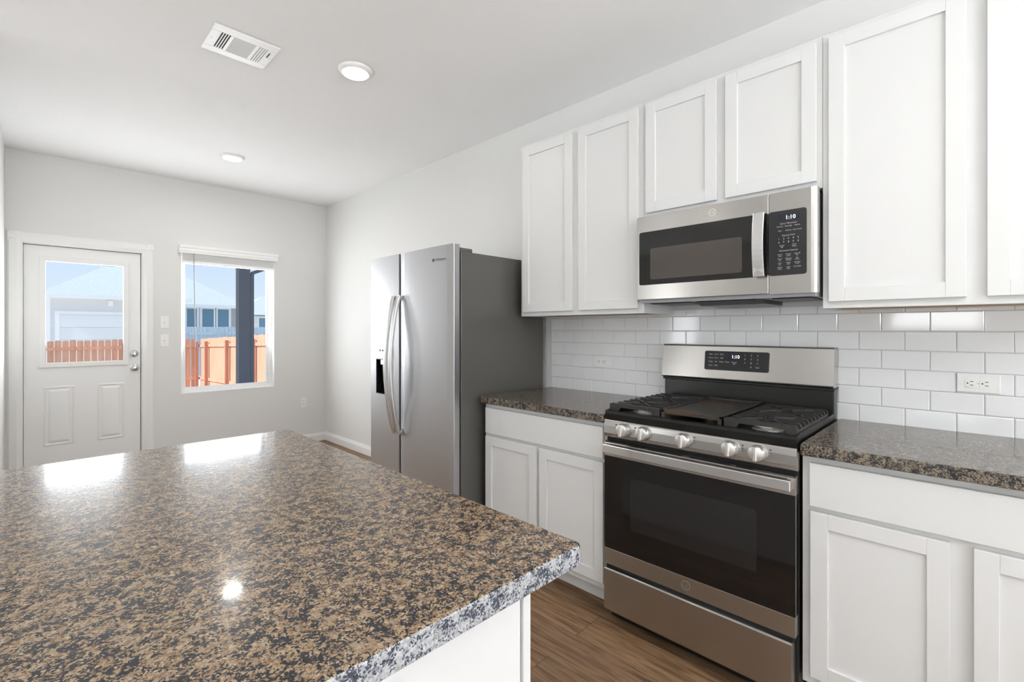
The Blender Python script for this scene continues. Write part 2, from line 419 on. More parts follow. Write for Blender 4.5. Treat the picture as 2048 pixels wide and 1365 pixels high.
# back door (structure): slab with half-lite, two raised panels, knob, deadbolt
d = bpy.data.objects.new('door_1', None); COL.objects.link(d); d.location = (0.335, FY + 0.04, 0); d['kind'] = 'structure'
SY = FY + 0.030
sx0, sx1, sz1 = DX0 + 0.009, DX1 - 0.011, DZ1 - 0.011
gx0, gx1, gz0, gz1 = 0.083, 0.590, 1.013, 1.866
slab = MB()
for b in ((sx0, gx0, 0.012, sz1), (gx1, sx1, 0.012, sz1), (gx0, gx1, 0.012, gz0), (gx0, gx1, gz1, sz1)): slab.box(b[0], b[1], SY, SY + 0.044, b[2], b[3])
part('slab', slab, 'trim_white', d)
lf = MB(); t = 0.038
for b in ((gx0 - t, gx0 + .004, gz0 - t, gz1 + t), (gx1 - .004, gx1 + t, gz0 - t, gz1 + t), (gx0, gx1, gz0 - t, gz0 + .004), (gx0, gx1, gz1 - .004, gz1 + t)):
    lf.box(b[0], b[1], SY - 0.012, SY + 0.01, b[2], b[3])
part('glass_frame', lf, 'trim_white', d, 0.006, 3)
part('glass_pane', MB().box(gx0, gx1, SY + 0.018, SY + 0.024, gz0, gz1), 'clear_glass', d)
for a, b in ((0.074, 0.264), (0.409, 0.597)):
    pm = MB(); z0, z1 = 0.322, 0.818
    r0 = [(a, z0), (b, z0), (b, z1), (a, z1)]
    def ring(k): return [(a + k, z0 + k), (b - k, z0 + k), (b - k, z1 - k), (a + k, z1 - k)]
    lv = [(0, 0.0), (0.010, -0.007), (0.020, 0.004), (0.040, -0.007), (0.046, -0.008)]
    vs = [];
    for k, h in lv: vs += [(x, SY + h, z) for x, z in ring(k)]
    fs = [(j * 4 + i, j * 4 + (i + 1) % 4, j * 4 + 4 + (i + 1) % 4, j * 4 + 4 + i) for j in range(len(lv) - 1) for i in range(4)]
    fs.append(tuple(len(vs) - 4 + i for i in range(4)))
    part('raised_panel', pm.add(vs, fs), 'trim_white', d)
part('deadbolt', MB().lathe((0.666, SY, 1.073), '-y', [(0.031, 0), (0.031, 0.006), (0.026, 0.014), (0.018, 0.018), (0.016, 0.026), (0.012, 0.028)]).box(0.662, 0.670, SY - 0.045, SY - 0.02, 1.058, 1.088), 'satin_nickel', d)
part('door_knob', MB().lathe((0.667, SY, 0.945), '-y', [(0.031, 0), (0.031, 0.006), (0.024, 0.012), (0.012, 0.016), (0.012, 0.034), (0.022, 0.042), (0.027, 0.052), (0.025, 0.062), (0.014, 0.068)]), 'satin_nickel', d)

# kitchen window (structure): white vinyl frame, pane, drywall return
w = bpy.data.objects.new('window_1', None); COL.objects.link(w); w.location = (1.44, FY + 0.09, NZ0); w['kind'] = 'structure'
fy0, fy1 = FY + 0.075, FY + 0.125
def ring_boxes(mb, x0, x1, z0, z1, t, ya, yb, tt=None):
    tt = tt or t
    return mb.box(x0, x0 + t, ya, yb, z0, z1).box(x1 - t, x1, ya, yb, z0, z1).box(x0 + t, x1 - t, ya, yb, z0, z0 + tt).box(x0 + t, x1 - t, ya, yb, z1 - tt, z1)
part('window_frame', ring_boxes(ring_boxes(MB(), NX0, NX1, NZ0, NZ1, 0.036, fy0, fy1), NX0 + 0.034, NX1 - 0.034, NZ0 + 0.034, NZ1 - 0.034, 0.020, fy0 + 0.014, fy1 - 0.006), 'vinyl_white', w, 0.002)
part('window_pane', MB().box(NX0 + 0.04, NX1 - 0.04, fy0 + 0.026, fy0 + 0.031, NZ0 + 0.04, NZ1 - 0.04), 'clear_glass', w)
part('window_sill', ring_boxes(MB(), NX0, NX1, NZ0, NZ1, 0.006, FY - 0.001, fy0, 0.010), 'trim_white', w, 0.001)

def plain_window(name, axis, t0, t1, a0, a1, z0, z1, n):
    r = bpy.data.objects.new(name, None); COL.objects.link(r); r['kind'] = 'structure'
    m = MB(); f = 0.05; g = MB()
    def bx(mb, a, b, c, dd, ta=t0, tb=t1): mb.box(a, b, ta, tb, c, dd) if axis == 'x' else mb.box(ta, tb, a, b, c, dd)
    bx(m, a0, a0 + f, z0, z1); bx(m, a1 - f, a1, z0, z1); bx(m, a0 + f, a1 - f, z0, z0 + f); bx(m, a0 + f, a1 - f, z1 - f, z1)
    for k in range(1, n): c = a0 + (a1 - a0) * k / n; bx(m, c - f / 2, c + f / 2, z0 + f, z1 - f)
    r.location = ((a0 + a1) / 2, (t0 + t1) / 2, z0) if axis == 'x' else ((t0 + t1) / 2, (a0 + a1) / 2, z0)
    part('window_frame', m, 'vinyl_white', r)
    bx(g, a0 + f, a1 - f, z0 + f, z1 - f, (t0 + t1) / 2, (t0 + t1) / 2 + 0.005)
    part('window_pane', g, 'clear_glass', r)
plain_window('window_2', 'y', LX - 0.09, LX - 0.05, -0.05, 0.95, 0.9, 2.2, 1)
plain_window('window_4', 'y', LX - 0.09, LX - 0.05, 3.92, 4.48, 0.3, 2.1, 1)
plain_window('added_window_3', 'x', BY - 0.09, BY - 0.05, -1.3, 1.9, 0.45, 2.45, 3)  # unseen window added behind the camera for extra brightness

# ------------------------------------------------------------------ blind over the window
b = thing('window_blind', 'white faux-wood blind pulled all the way up over the kitchen window', 'blind', (1.44, FY, 1.93))
v0, v1 = 0.998, 1.890
part('valance', MB().prism([(FY, 2.034), (FY - 0.040, 2.034), (FY - 0.042, 2.050), (FY - 0.048, 2.056), (FY - 0.050, 2.078), (FY - 0.060, 2.088), (FY - 0.062, 2.108), (FY, 2.108)], 'x', v0, v1), 'blind_white', b)
for k in range(9):
    z = 1.962 + k * 0.0085
    part('slat', MB().box(NX0 + 0.012, NX1 - 0.012, FY - 0.030 + (k % 2) * 0.003, FY + 0.020, z, z + 0.0045), 'blind_white', b, 0.001)
part('bottom_rail', MB().box(NX0 + 0.012, NX1 - 0.012, FY - 0.030, FY + 0.020, 1.934, 1.957), 'blind_white', b, 0.003)
part('tilt_wand', MB().tube([(1.118, FY - 0.038, 2.036), (1.116, FY - 0.038, 1.94), (1.130, FY - 0.03, 1.12)], 0.0042, 8), 'wand_grey', b)

# ------------------------------------------------------------------ switches, outlets
def wall_plate_far(name, label, x0, x1, z0, z1, kind):
    t = thing(name, label, 'switch' if kind == 's' else 'outlet', ((x0 + x1) / 2, FY, z0))
    part('cover_plate', MB().box(x0, x1, FY - 0.006, FY, z0, z1), 'plastic_white', t, 0.002)
    xc, zc = (x0 + x1) / 2, (z0 + z1) / 2
    if kind == 's':
        part('toggle', MB().prism([(FY - 0.005, zc - 0.011), (FY - 0.007, zc - 0.012), (FY - 0.018, zc + 0.004), (FY - 0.016, zc + 0.010), (FY - 0.005, zc + 0.011)], 'x', xc - 0.005, xc + 0.005), 'plastic_white', t)
        for s in (-1, 1): part('screw', MB().lathe((xc, FY - 0.006, zc + s * 0.030), '-y', [(0.003, 0), (0.003, 0.001)], 10), 'aluminium', t)
    else:
        for s in (-1, 1):
            r = part('receptacle', MB().prism([(p[0], p[1]) for p in rrect(xc - 0.016, xc + 0.016, zc + s * 0.0195 - 0.014, zc + s * 0.0195 + 0.014, 0.010)], 'y', FY - 0.0085, FY - 0.005), 'plastic_white', t)
            m = MB()
            for dx in (-0.006, 0.006): m.box(xc + dx - 0.001, xc + dx + 0.001, FY - 0.0089, FY - 0.008, zc + s * 0.0195 - 0.003, zc + s * 0.0195 + 0.006)
            part('slots', m, 'dark_slot', r)
wall_plate_far('light_switch', 'white light switch plate beside the back door, upper of the two', 0.855, 0.920, 1.308, 1.422, 's')
wall_plate_far('light_switch', 'white light switch plate beside the back door, lower of the two', 0.855, 0.920, 1.134, 1.250, 's')
wall_plate_far('wall_outlet', 'white upright outlet low on the far wall right of the window', 2.145, 2.213, 0.405, 0.522, 'o')
TX = WX - 0.009      # tile face
def tile_outlet(label, y0, y1, z0, z1):
    t = thing('wall_outlet', label, 'outlet', (TX, (y0 + y1) / 2, z0))
    part('cover_plate', MB().box(TX - 0.006, TX, y0, y1, z0, z1), 'plastic_white', t, 0.0022)
    yc, zc = (y0 + y1) / 2, (z0 + z1) / 2
    for s in (1, -1):
        y = yc + s * 0.0195
        r = part('receptacle', MB().prism(rrect(y - 0.0145, y + 0.0145, zc - 0.0165, zc + 0.0165, 0.011), 'x', TX - 0.0088, TX - 0.005), 'plastic_white', t)
        m = MB()
        for dz in (-0.0065, 0.0065): m.box(TX - 0.0092, TX - 0.008, y - 0.007, y + 0.002, zc + dz - 0.0011, zc + dz + 0.0011)
        m.lathe((TX - 0.008, y + 0.0085, zc), '-x', [(0.0026, 0), (0.0026, 0.0012)], 10)
        part('slots', m, 'dark_slot', r)
    part('screw', MB().lathe((TX - 0.006, yc, zc), '-x', [(0.003, 0), (0.003, 0.001)], 10), 'aluminium', t)
tile_outlet('white sideways outlet in the tile left of the stove', 1.572, 1.688, 1.066, 1.134)
tile_outlet('white sideways outlet in the tile right of the stove', -0.050, 0.064, 1.064, 1.131)

# ------------------------------------------------------------------ tile backsplash
ts = MB(); ty0, ty1, tz0, tz1 = -0.75, 2.037, 0.905, 1.40
ts.box(WX - 0.0055, WX - 0.0004, ty0, ty1, tz0, tz1, 0)
PW, PH = 0.1492, 0.0766
row = 0; z = 0.9055
while z < tz1 - 0.005:
    zt = min(z + PH - 0.0022, tz1)
    off = 0.065 if row % 2 == 0 else 0.065 - PW / 2
    k0 = int((ty0 - off) / PW) - 2
    for k in range(k0, k0 + 26):
        a = max(off + k * PW + 0.0011, ty0); bb = min(off + (k + 1) * PW - 0.0011, ty1 - 0.001)
        if bb - a < 0.006: continue
        e = 0.0028; t1, t2, t3, t4 = (random.uniform(-0.00018, 0.00018) for _ in range(4))
        vs = [(WX - 0.0055, a, z), (WX - 0.0055, bb, z), (WX - 0.0055, bb, zt), (WX - 0.0055, a, zt),
              (WX - 0.0072, a, z), (WX - 0.0072, bb, z), (WX - 0.0072, bb, zt), (WX - 0.0072, a, zt),
              (TX + t1, a + e, z + e), (TX + t2, bb - e, z + e), (TX + t3, bb - e, zt - e), (TX + t1 + t3 - t2, a + e, zt - e)]
        fs = [(i, (i + 1) % 4, 4 + (i + 1) % 4, 4 + i) for i in range(4)] + [(4 + i, 4 + (i + 1) % 4, 8 + (i + 1) % 4, 8 + i) for i in range(4)] + [(8, 9, 10, 11)]
        ts.add(vs, fs, 1)
    z += PH; row += 1
tb = part('tile_backsplash', ts, ['grout', 'tile_white'])
tag(tb, 'white glossy subway tile backsplash in running bond above the counters', 'backsplash')

# ------------------------------------------------------------------ cabinets
def shaker(name, parent, x, y0, y1, z0, z1, st=0.050, rl=0.050):
    m = MB(); t = 0.019
    m.box(x, x + t, y0, y0 + st, z0, z1).box(x, x + t, y1 - st, y1, z0, z1)
    m.box(x, x + t, y0 + st, y1 - st, z0, z0 + rl).box(x, x + t, y0 + st, y1 - st, z1 - rl, z1)
    m.box(x + 0.0085, x + t - 0.002, y0 + st - 0.002, y1 - st + 0.002, z0 + rl - 0.002, z1 - rl + 0.002)
    return part(name, m, 'cabinet_white', parent, 0.0012, 2)
UX = 2.121; UD = 2.102      # face frame and door face of the wall cabinets
def wall_cabinet(label, y0, y1, z0, z1, doors):
    c = thing('wall_cabinet', label, 'cabinet', (UX, (y0 + y1) / 2, z0), 'white wall cabinets')
    m = MB()
    m.box(UX, UX + 0.019, y0, y1, z0, z1)                              # face frame
    for a in (y0, y1 - 0.014): m.box(UX + 0.019, WX, a, a + 0.014, z0, z1)
    m.box(UX + 0.019, WX, y0 + 0.014, y1 - 0.014, z1 - 0.014, z1)
    m.box(WX - 0.010, WX, y0 + 0.014, y1 - 0.014, z0 + 0.02, z1 - 0.014)
    part('carcass', m, 'cabinet_white', c, 0.001)
    u = part('underside', MB().box(UX + 0.019, WX - 0.001, y0 + 0.014, y1 - 0.014, z0 + 0.004, z0 + 0.016), 'birch_underside', c)
    u['label'] = 'bare wood underside'
    for dy0, dy1, dz0, dz1 in doors: shaker('door', c, UD, dy0, dy1, dz0, dz1)
    return c
wall_cabinet('tall white two-door wall cabinet nearest the refrigerator', 1.1805, 2.012, 1.375, 2.412, [(1.205, 1.568, 1.400, 2.390), (1.614, 1.986, 1.400, 2.390)])
wall_cabinet('short white two-door wall cabinet above the microwave', 0.4295, 1.1795, 1.836, 2.412, [(0.447, 0.785, 1.862, 2.390), (0.824, 1.162, 1.862, 2.390)])
wall_cabinet('tall white two-door wall cabinet right of the microwave', -0.412, 0.4285, 1.375, 2.412, [(0.033, 0.407, 1.400, 2.390), (-0.388, -0.014, 1.400, 2.390)])

BX = 1.842; BD = 1.823      # face frame and door face of the base cabinets
def base_cabinet(label, y0, y1, doors, drawer):
    c = thing('base_cabinet', label, 'cabinet', (BX, (y0 + y1) / 2, 0), 'white base cabinets')
    m = MB().box(BX, WX - 0.01, y0, y1, 0.105, 0.875)
    part('carcass', m, 'cabinet_white', c, 0.001)
    part('toe_kick', MB().box(BX + 0.060, BX + 0.075, y0, y1, 0.0, 0.105), 'cabinet_white', c)
    sm = part('toe_moulding', MB().prism([(BX + 0.060, 0.0), (BX + 0.046, 0.0), (BX + 0.048, 0.010), (BX + 0.060, 0.018)], 'y', y0, y1), 'floor_planks', c)
    sm['label'] = 'wood shoe moulding'
    part('drawer_front', MB().box(BD, BD + 0.019, drawer[0], drawer[1], 0.707, 0.851), 'cabinet_white', c, 0.002)
    for a, bb in doors: shaker('door', c, BD, a, bb, 0.138, 0.690)
    return c
base_cabinet('white base cabinet between the refrigerator and the stove', 1.199, 2.030, [(1.220, 1.606), (1.630, 2.014)], (1.220, 2.014))
base_cabinet('white base cabinet right of the stove', -0.460, 0.431, [(0.062, 0.405), (-0.330, 0.014)], (-0.330, 0.407))

def countertop(label, x0, x1, y0, y1, edge, name='countertop'):
    """slab 38 mm thick with eased edges; the edge band is its own material slot"""
    z0, z1, r = 0.876, 0.914, 0.004
    m = MB()
    pr = rrect(x0, x1, y0, y1, 0.012, 4); n = len(pr)
    cx, cy = (x0 + x1) / 2, (y0 + y1) / 2
    def inset(k): return rrect(x0 + k, x1 - k, y0 + k, y1 - k, 0.012 - k * 0.5, 4)
    lv = [(0.003, z0), (0.0, z0 + 0.003), (0.0, z1 - r), (0.0012, z1 - r * 0.3), (r, z1)]
    vs = []
    for k, zz in lv: vs += [(p[0], p[1], zz) for p in inset(k)]
    for j in range(len(lv) - 1):
        fs = [(j * n + i, j * n + (i + 1) % n, (j + 1) * n + (i + 1) % n, (j + 1) * n + i) for i in range(n)]
        m.add(vs, fs, 0 if j >= 3 else 1) if j == 0 else None
        if j: m.f += [list(f) for f in fs]; m.m += [1 if j < 3 else 0] * n; m.sm += [False] * n
    m.f += [[i for i in range(n)][::-1], [(len(lv) - 1) * n + i for i in range(n)]]; m.m += [1, 0]; m.sm += [False, False]
    o = part(name, m, ['granite_tan' if edge == 'granite_lit_edge' else edge, edge])
    off = Vector((cx, cy, z0)); o.data.transform(Matrix.Translation(-off)); o.location = off
    return tag(o, label, 'countertop', 'speckled granite countertops')
CT = 1.8117
countertop('brown speckled granite countertop between the refrigerator and the stove', CT - 0.012, WX - 0.009, 1.200, 2.036, 'granite_painted_reflection')
countertop('speckled granite countertop right of the stove, under the sideways outlet', CT - 0.012, WX - 0.009, -0.470, 0.431, 'granite_painted_reflection')
countertop('large brown speckled granite island top in the foreground', -0.42, 0.692, 0.505, 1.885, 'granite_lit_edge')

isl = thing('island_cabinet', 'white kitchen island base under the foreground granite top', 'island', (0.14, 1.2, 0))
part('body', MB().box(-0.38, 0.655, 0.617, 1.80, 0.0, 0.876), 'cabinet_white', isl, 0.001)
part('end_panel', MB().box(-0.38, 0.640, 0.610, 0.617, 0.0, 0.876), 'cabinet_white', isl, 0.001)
part('corner_trim', MB().box(0.643, 0.662, 0.604, 0.63, 0.0, 0.876), 'cabinet_white', isl, 0.0012)
part('base_trim', MB().box(-0.38, 0.640, 0.598, 0.610, 0.0, 0.09), 'cabinet_white', isl, 0.002)

# ------------------------------------------------------------------ refrigerator
FX, FB = 1.631, 1.694        # door face, body front
ry0, ry1 = 2.070, 2.962
fr = thing('refrigerator', 'tall stainless side-by-side refrigerator with ice dispenser beside the left counter', 'refrigerator', (2.0, 2.51, 0))
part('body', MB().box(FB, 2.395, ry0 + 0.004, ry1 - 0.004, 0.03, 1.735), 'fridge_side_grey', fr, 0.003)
part('base_grille', MB().box(FB - 0.03, FB + 0.05, ry0 + 0.02, ry1 - 0.02, 0.0, 0.055), 'black_trim', fr)
part('gasket', MB().box(FB - 0.010, FB + 0.002, ry0 + 0.015, ry1 - 0.015, 0.07, 1.74), 'black_trim', fr)
gap = 2.611
def fridge_door(y0, y1, name):
    # slightly rounded face: profile in plan
    n = 10; pf = []
    for i in range(n + 1):
        t = i / n; y = y0 + (y1 - y0) * t
        pf.append((FX + 0.006 * (2 * t - 1) ** 2 * (1 if abs(2 * t - 1) < 0.99 else 1), y))
    prof = [(FB - 0.010, y0 + 0.002), (FX + 0.010, y0)] + pf[1:-1] + [(FX + 0.010, y1), (FB - 0.010, y1 - 0.002)]
    return prof
rd = part('door', MB().prism(fridge_door(ry0, gap - 0.003, 'r'), 'z', 0.065, 1.772, 0, False), 'steel_fridge', fr, 0.003, 2, 50)
# freezer door has a dispenser opening
ox0, oy0, oy1, oz0, oz1 = 0.06, 2.680, 2.893, 0.868, 1.098
ld = MB()
ld.box(FX, FB - 0.010, oy1, ry1, 0.065, 1.772).box(FX, FB - 0.010, gap + 0.003, oy0, 0.065, 1.772)
ld.box(FX, FB - 0.010, oy0, oy1, 0.065, oz0).box(FX, FB - 0.010, oy0, oy1, oz1, 1.772)
ldo = part('door', ld, 'steel_fridge', fr)
part('dispenser_cavity', MB().box(FX + 0.045, FB - 0.012, oy0, oy1, oz0, oz1).box(FX + 0.001, FX + 0.045, oy0, oy0 + 0.004, oz0, oz1).box(FX + 0.001, FX + 0.045, oy1 - 0.004, oy1, oz0, oz1).box(FX + 0.001, FX + 0.045, oy0, oy1, oz0, oz0 + 0.006), 'black_glass', ldo)
part('dispenser_panel', MB().prism([(FX + 0.045, oz1 - 0.005), (FX - 0.003, oz1 - 0.002), (FX - 0.004, oz1 + 0.01), (FX - 0.003, 1.202), (FX + 0.002, 1.206), (FX + 0.045, 1.206)], 'y', oy0, oy1), 'steel_handle', ldo, 0.002)
part('dispenser_spout', MB().box(FX + 0.006, FX + 0.043, 2.715, 2.85, oz1 - 0.040, oz1 - 0.004), 'steel_handle', ldo, 0.006, 3)
for yy in (2.735, 2.815): part('dispenser_paddle', MB().prism([(FX + 0.044, oz1 - 0.04), (FX + 0.024, oz1 - 0.04), (FX + 0.034, oz0 + 0.06), (FX + 0.044, oz0 + 0.06)], 'y', yy, yy + 0.045), 'black_enamel', ldo, 0.004, 2)
m = MB()
for k in range(4): m.box(FX - 0.0045, FX - 0.003, 2.725 + k * 0.034, 2.745 + k * 0.034, 1.150, 1.163)
part('dispenser_buttons', m, 'grey_lettering', ldo)
def fridge_handle(parent, y):
    z0, z1 = 0.640, 1.508; pts = []
    for i in range(25):
        t = i / 24; z = z0 + (z1 - z0) * t
        pts.append((FX - 0.016 - 0.062 * math.sin(math.pi * t) ** 0.8, y, z))
    m = MB().sweep(pts, 0.030, 0.020, smooth=False)
    for z in (z0 + 0.012, z1 - 0.012): m.box(FX - 0.020, FX + 0.002, y - 0.012, y + 0.012, z - 0.012, z + 0.012)
    part('handle', m, 'steel_handle', parent, 0.005, 3)
fridge_handle(ldo, gap + 0.028); fridge_handle(rd, gap - 0.028)
m = MB().text('Whirlpool', FX - 0.0004, 2.182, 1.687, 0.022, depth=0.0006)
m.lathe((FX - 0.0002, 2.248, 1.694), '-x', [(0.010, 0), (0.010, 0.0008)], 16)
part('nameplate', m, 'grey_lettering', rd)
for y in (ry0 + 0.045, ry1 - 0.045): part('hinge_cover', MB().box(FX + 0.02, FB + 0.09, y - 0.035, y + 0.035, 1.735, 1.757), 'fridge_side_grey', fr, 0.004)

# ------------------------------------------------------------------ gas range
R0, R1, RC = 0.437, 1.193, 0.815
rg = thing('gas_range', 'stainless five-burner gas stove with black oven glass between the counters', 'stove', (2.1, RC, 0))
part('body', MB().box(1.83, 2.415, R0 + 0.002, R1 - 0.002, 0.05, 0.895), 'black_enamel', rg, 0.002)
for xx in (1.90, 2.36):
    for yy in (R0 + 0.06, R1 - 0.06): part('foot', MB().lathe((xx, yy, 0), 'z', [(0.018, 0), (0.018, 0.012), (0.008, 0.014), (0.008, 0.055)], 12), 'black_trim', rg)
# cooktop tray with raised rim
ct = MB()
ct.prism([(1.800, 0.897), (1.797, 0.925), (1.803, 0.934), (1.818, 0.936), (1.826, 0.930), (1.90, 0.922), (2.36, 0.922), (2.36, 0.897)], 'y', R0 + 0.012, R1 - 0.012)
for ya, yb in ((R0 + 0.001, R0 + 0.012), (R1 - 0.012, R1 - 0.001)): ct.prism([(1.800, 0.897), (1.797, 0.925), (1.803, 0.936), (1.84, 0.941), (2.36, 0.941), (2.36, 0.897)], 'y', ya, yb)
simple('cooktop_black', (0.008, 0.008, 0.008), 0.30, spec=0.35)
part('cooktop', ct, 'cooktop_black', rg, 0.002)
# sloped stainless control panel
cp = [(1.835, 0.897), (1.802, 0.897), (1.797, 0.892), (1.793, 0.870), (1.792, 0.838), (1.796, 0.822), (1.806, 0.818), (1.835, 0.818)]
cpo = part('control_panel', MB().prism(cp, 'y', R0, R1), 'steel_range', rg, 0.003, 3)
part('recess', MB().box(1.812, 1.835, R0 + 0.004, R1 - 0.004, 0.798, 0.820), 'black_void', rg)
for yy in (1.092, 0.999, 0.825, 0.649, 0.557):
    k = part('knob', MB().lathe((1.7925, yy, 0.863), '-x', [(0.027, 0.0), (0.027, 0.006), (0.0285, 0.008), (0.0275, 0.020), (0.025, 0.027), (0.021, 0.029)], 40), 'knob_metal', rg)
    part('grip', MB().box(1.7925 - 0.040, 1.7925 - 0.026, yy - 0.0065, yy + 0.0065, 0.838, 0.888), 'knob_metal', k, 0.003, 3)
    part('pointer', MB().box(1.7925 - 0.0302, 1.7925 - 0.028, yy + 0.008, yy + 0.0105, 0.877, 0.885), 'dark_slot', k)
for yy, s in ((1.092, 1), (0.999, 1), (0.825, -1), (0.649, -1), (0.557, -1)):
    m = MB(); m.box(1.7921, 1.794, yy + s * 0.040 - 0.003, yy + s * 0.040 + 0.003, 0.876, 0.881)
    m.text('HI', 1.7935, yy + s * 0.040, 0.866, 0.007, depth=0.0012); m.text('LO', 1.7935, yy + s * 0.042, 0.858, 0.007, depth=0.0012)
    part('dial_marking', m, 'grey_lettering', cpo)
# oven door
D0, D1, DXF = 0.440, 1.190, 1.790
od = part('oven_door', MB().box(DXF, 1.829, D0, D1, 0.262, 0.331), 'steel_range', rg, 0.0012)
part('top_band', MB().prism([(DXF, 0.738), (DXF, 0.795), (1.806, 0.803), (1.829, 0.803), (1.829, 0.738)], 'y', D0, D1), 'steel_range', od, 0.0012)
part('glass_panel', MB().box(DXF + 0.001, 1.829, D0, D1, 0.331, 0.738), 'black_glass', od)
part('inner_window', MB().prism(rrect(0.560, 1.062, 0.440, 0.662, 0.012), 'x', DXF + 0.0004, DXF + 0.003), 'oven_window', od)
m = MB().sweep([(1.768, 0.449, 0.7745), (1.764, 0.60, 0.7745), (1.762, RC, 0.7745), (1.764, 1.03, 0.7745), (1.768, 1.181, 0.7745)], 0.037, 0.014, up=(0, 0, 1))
for yy in (0.457, 1.173): m.box(1.768, DXF + 0.002, yy - 0.008, yy + 0.008, 0.757, 0.792)
part('handle', m, 'steel_handle', od, 0.003, 3)
def slot_geo(mb, ya, yb, x0=1.7935, z0=0.7972, x1=1.8025, z1=0.8017):
    prof = []; L = 1.0
    for yc, a0 in ((yb - 0.004, 0), (ya + 0.004, 180)):
        for k in range(7):
            t = math.radians(a0 - 90 + 180 * k / 6); prof.append((yc + 0.004 * math.cos(t), 0.5 + 0.5 * math.sin(t)))
    up = 0.0006
    vs = [(x0 + (x1 - x0) * q, y, z0 + (z1 - z0) * q + up) for y, q in prof]
    mb.add(vs, [tuple(range(len(vs)))])
m = MB()
for ya, yb in ((1.008, 1.066), (0.835, 0.985), (0.655, 0.805), (0.575, 0.633)): slot_geo(m, ya, yb)
part('vent_slots', m, 'black_void', od)
def emblem(mb, x, y, z, r):
    ring = 28; vs = []
    for rr, dx in ((r, 0), (r, -0.0012), (r * 0.86, -0.0012), (r * 0.86, 0)):
        for k in range(ring):
            t = 2 * math.pi * k / ring; vs.append((x + dx, y + rr * math.cos(t), z + rr * math.sin(t)))
    fs = [(j * ring + k, j * ring + (k + 1) % ring, (j + 1) * ring + (k + 1) % ring, (j + 1) * ring + k) for j in range(3) for k in range(ring)]
    mb.add(vs, fs)
    return mb.text('GE', x, y, z - r * 0.38, r * 1.05, depth=0.0008)
simple('emblem_grey', (0.34, 0.33, 0.32), 0.35, metal=0.8)
part('emblem', emblem(MB(), DXF, 0.818, 0.298, 0.018), 'emblem_grey', od)
# storage drawer
dw = MB().prism([(1.772, 0.072), (1.772, 0.246), (1.776, 0.250), (1.790, 0.250), (1.790, 0.240), (1.829, 0.240), (1.829, 0.062), (1.776, 0.066)], 'y', 0.447, 1.180)
dwo = part('storage_drawer', dw, 'steel_range', rg, 0.002)
part('pull_recess', MB().box(1.790, 1.829, 0.448, 1.179, 0.238, 0.2605), 'black_void', dwo)
part('pull_lip', MB().box(1.791, 1.797, 0.72, 0.92, 0.252, 0.257), 'chrome', dwo, 0.001)
part('kick_plate', MB().box(1.84, 1.86, R0 + 0.01, R1 - 0.01, 0.01, 0.065), 'black_void', rg)
# backguard: black riser and tilted stainless console
bg = part('backguard', MB().box(2.362, 2.425, R0, R1, 0.897, 1.205), 'black_enamel', rg, 0.004, 3)
def tilt(z): return 2.340 + (z - 1.05) * 0.12
cons = MB().prism([(2.43, 1.050), (tilt(1.05), 1.050), (tilt(1.05) - 0.004, 1.056), (tilt(1.214), 1.214), (tilt(1.214) + 0.006, 1.219), (2.43, 1.219)], 'y', R0 - 0.002, R1 + 0.004)
part('console', cons, 'steel_range', bg, 0.004, 3)
part('console_trim', MB().box(2.352, 2.43, R0 - 0.003, R1 + 0.005, 1.036, 1.050), 'black_trim', bg, 0.003)
def on_console(mb, dx):       # lay a part built at x=0 on the tilted console face
    mb.v = [(tilt(z) - 0.003 + x - dx, y, z) for x, y, z in mb.v]; return mb
q = MB().prism(rrect(0.682, 0.974, 1.098, 1.190, 0.008), 'x', -0.002, 0.004)
part('touch_panel', on_console(q, 0.0), 'control_glass', bg)
part('display_screen', on_console(MB().box(-0.0026, 0, 0.805, 0.868, 1.152, 1.178), 0.0), 'display_glass', bg)
part('clock_digits', on_console(MB().text('1:10', 0, 0.828, 1.1575, 0.022), 0.0029), 'display_glow', bg)
m = MB()
lab = [['Bake', 'Conv', 'Broil'], ['Warm', 'Conv', 'Self'], ['Delay', 'Air', 'Steam'], ['Clean', 'Pizza', None]]
for i, rw in enumerate(lab):
    for j, tx in enumerate(rw):
        if tx: m.text(tx, 0, 0.944 - j * 0.026, 1.172 - i * 0.018, 0.0085)
part('function_lettering', on_console(m, 0.0024), 'panel_lettering', bg); m = MB()
for i in range(3):
    for j in range(3): part('number_key', on_console(MB().text(str(i * 3 + j + 1), 0, 0.786 - j * 0.028, 1.170 - i * 0.018, 0.0105), 0.0024), 'panel_lettering', bg)
m = MB()
m.text('0', 0, 0.758, 1.116, 0.0105).text('Start', 0, 0.730, 1.116, 0.0085)
part('start_lettering', on_console(m, 0.0024), 'panel_lettering', bg); m = MB()
m.text('Timer', 0, 0.866, 1.136, 0.0085).text('Cancel', 0, 0.834, 1.136, 0.0085).text('Off', 0, 0.834, 1.128, 0.0075)
part('timer_lettering', on_console(m, 0.0024), 'panel_lettering', bg)
# burners
for (bx, by, r) in ((1.930, 1.075, 0.044), (2.150, 1.075, 0.036), (2.040, RC, 0.046), (1.915, 0.560, 0.050), (2.150, 0.560, 0.036)):
    bo = part('burner', MB().lathe((bx, by, 0.921), 'z', [(r * 1.05, 0), (r * 1.05, 0.006), (r * 0.92, 0.008), (r * 0.92, 0.018), (r, 0.019), (r * 0.95, 0.022)], 36), 'aluminium', rg)
    part('burner_cap', MB().lathe((bx, by, 0.943), 'z', [(r * 0.86, 0), (r * 0.86, 0.005), (r * 0.80, 0.008), (r * 0.4, 0.009)], 36), 'black_enamel', bo)
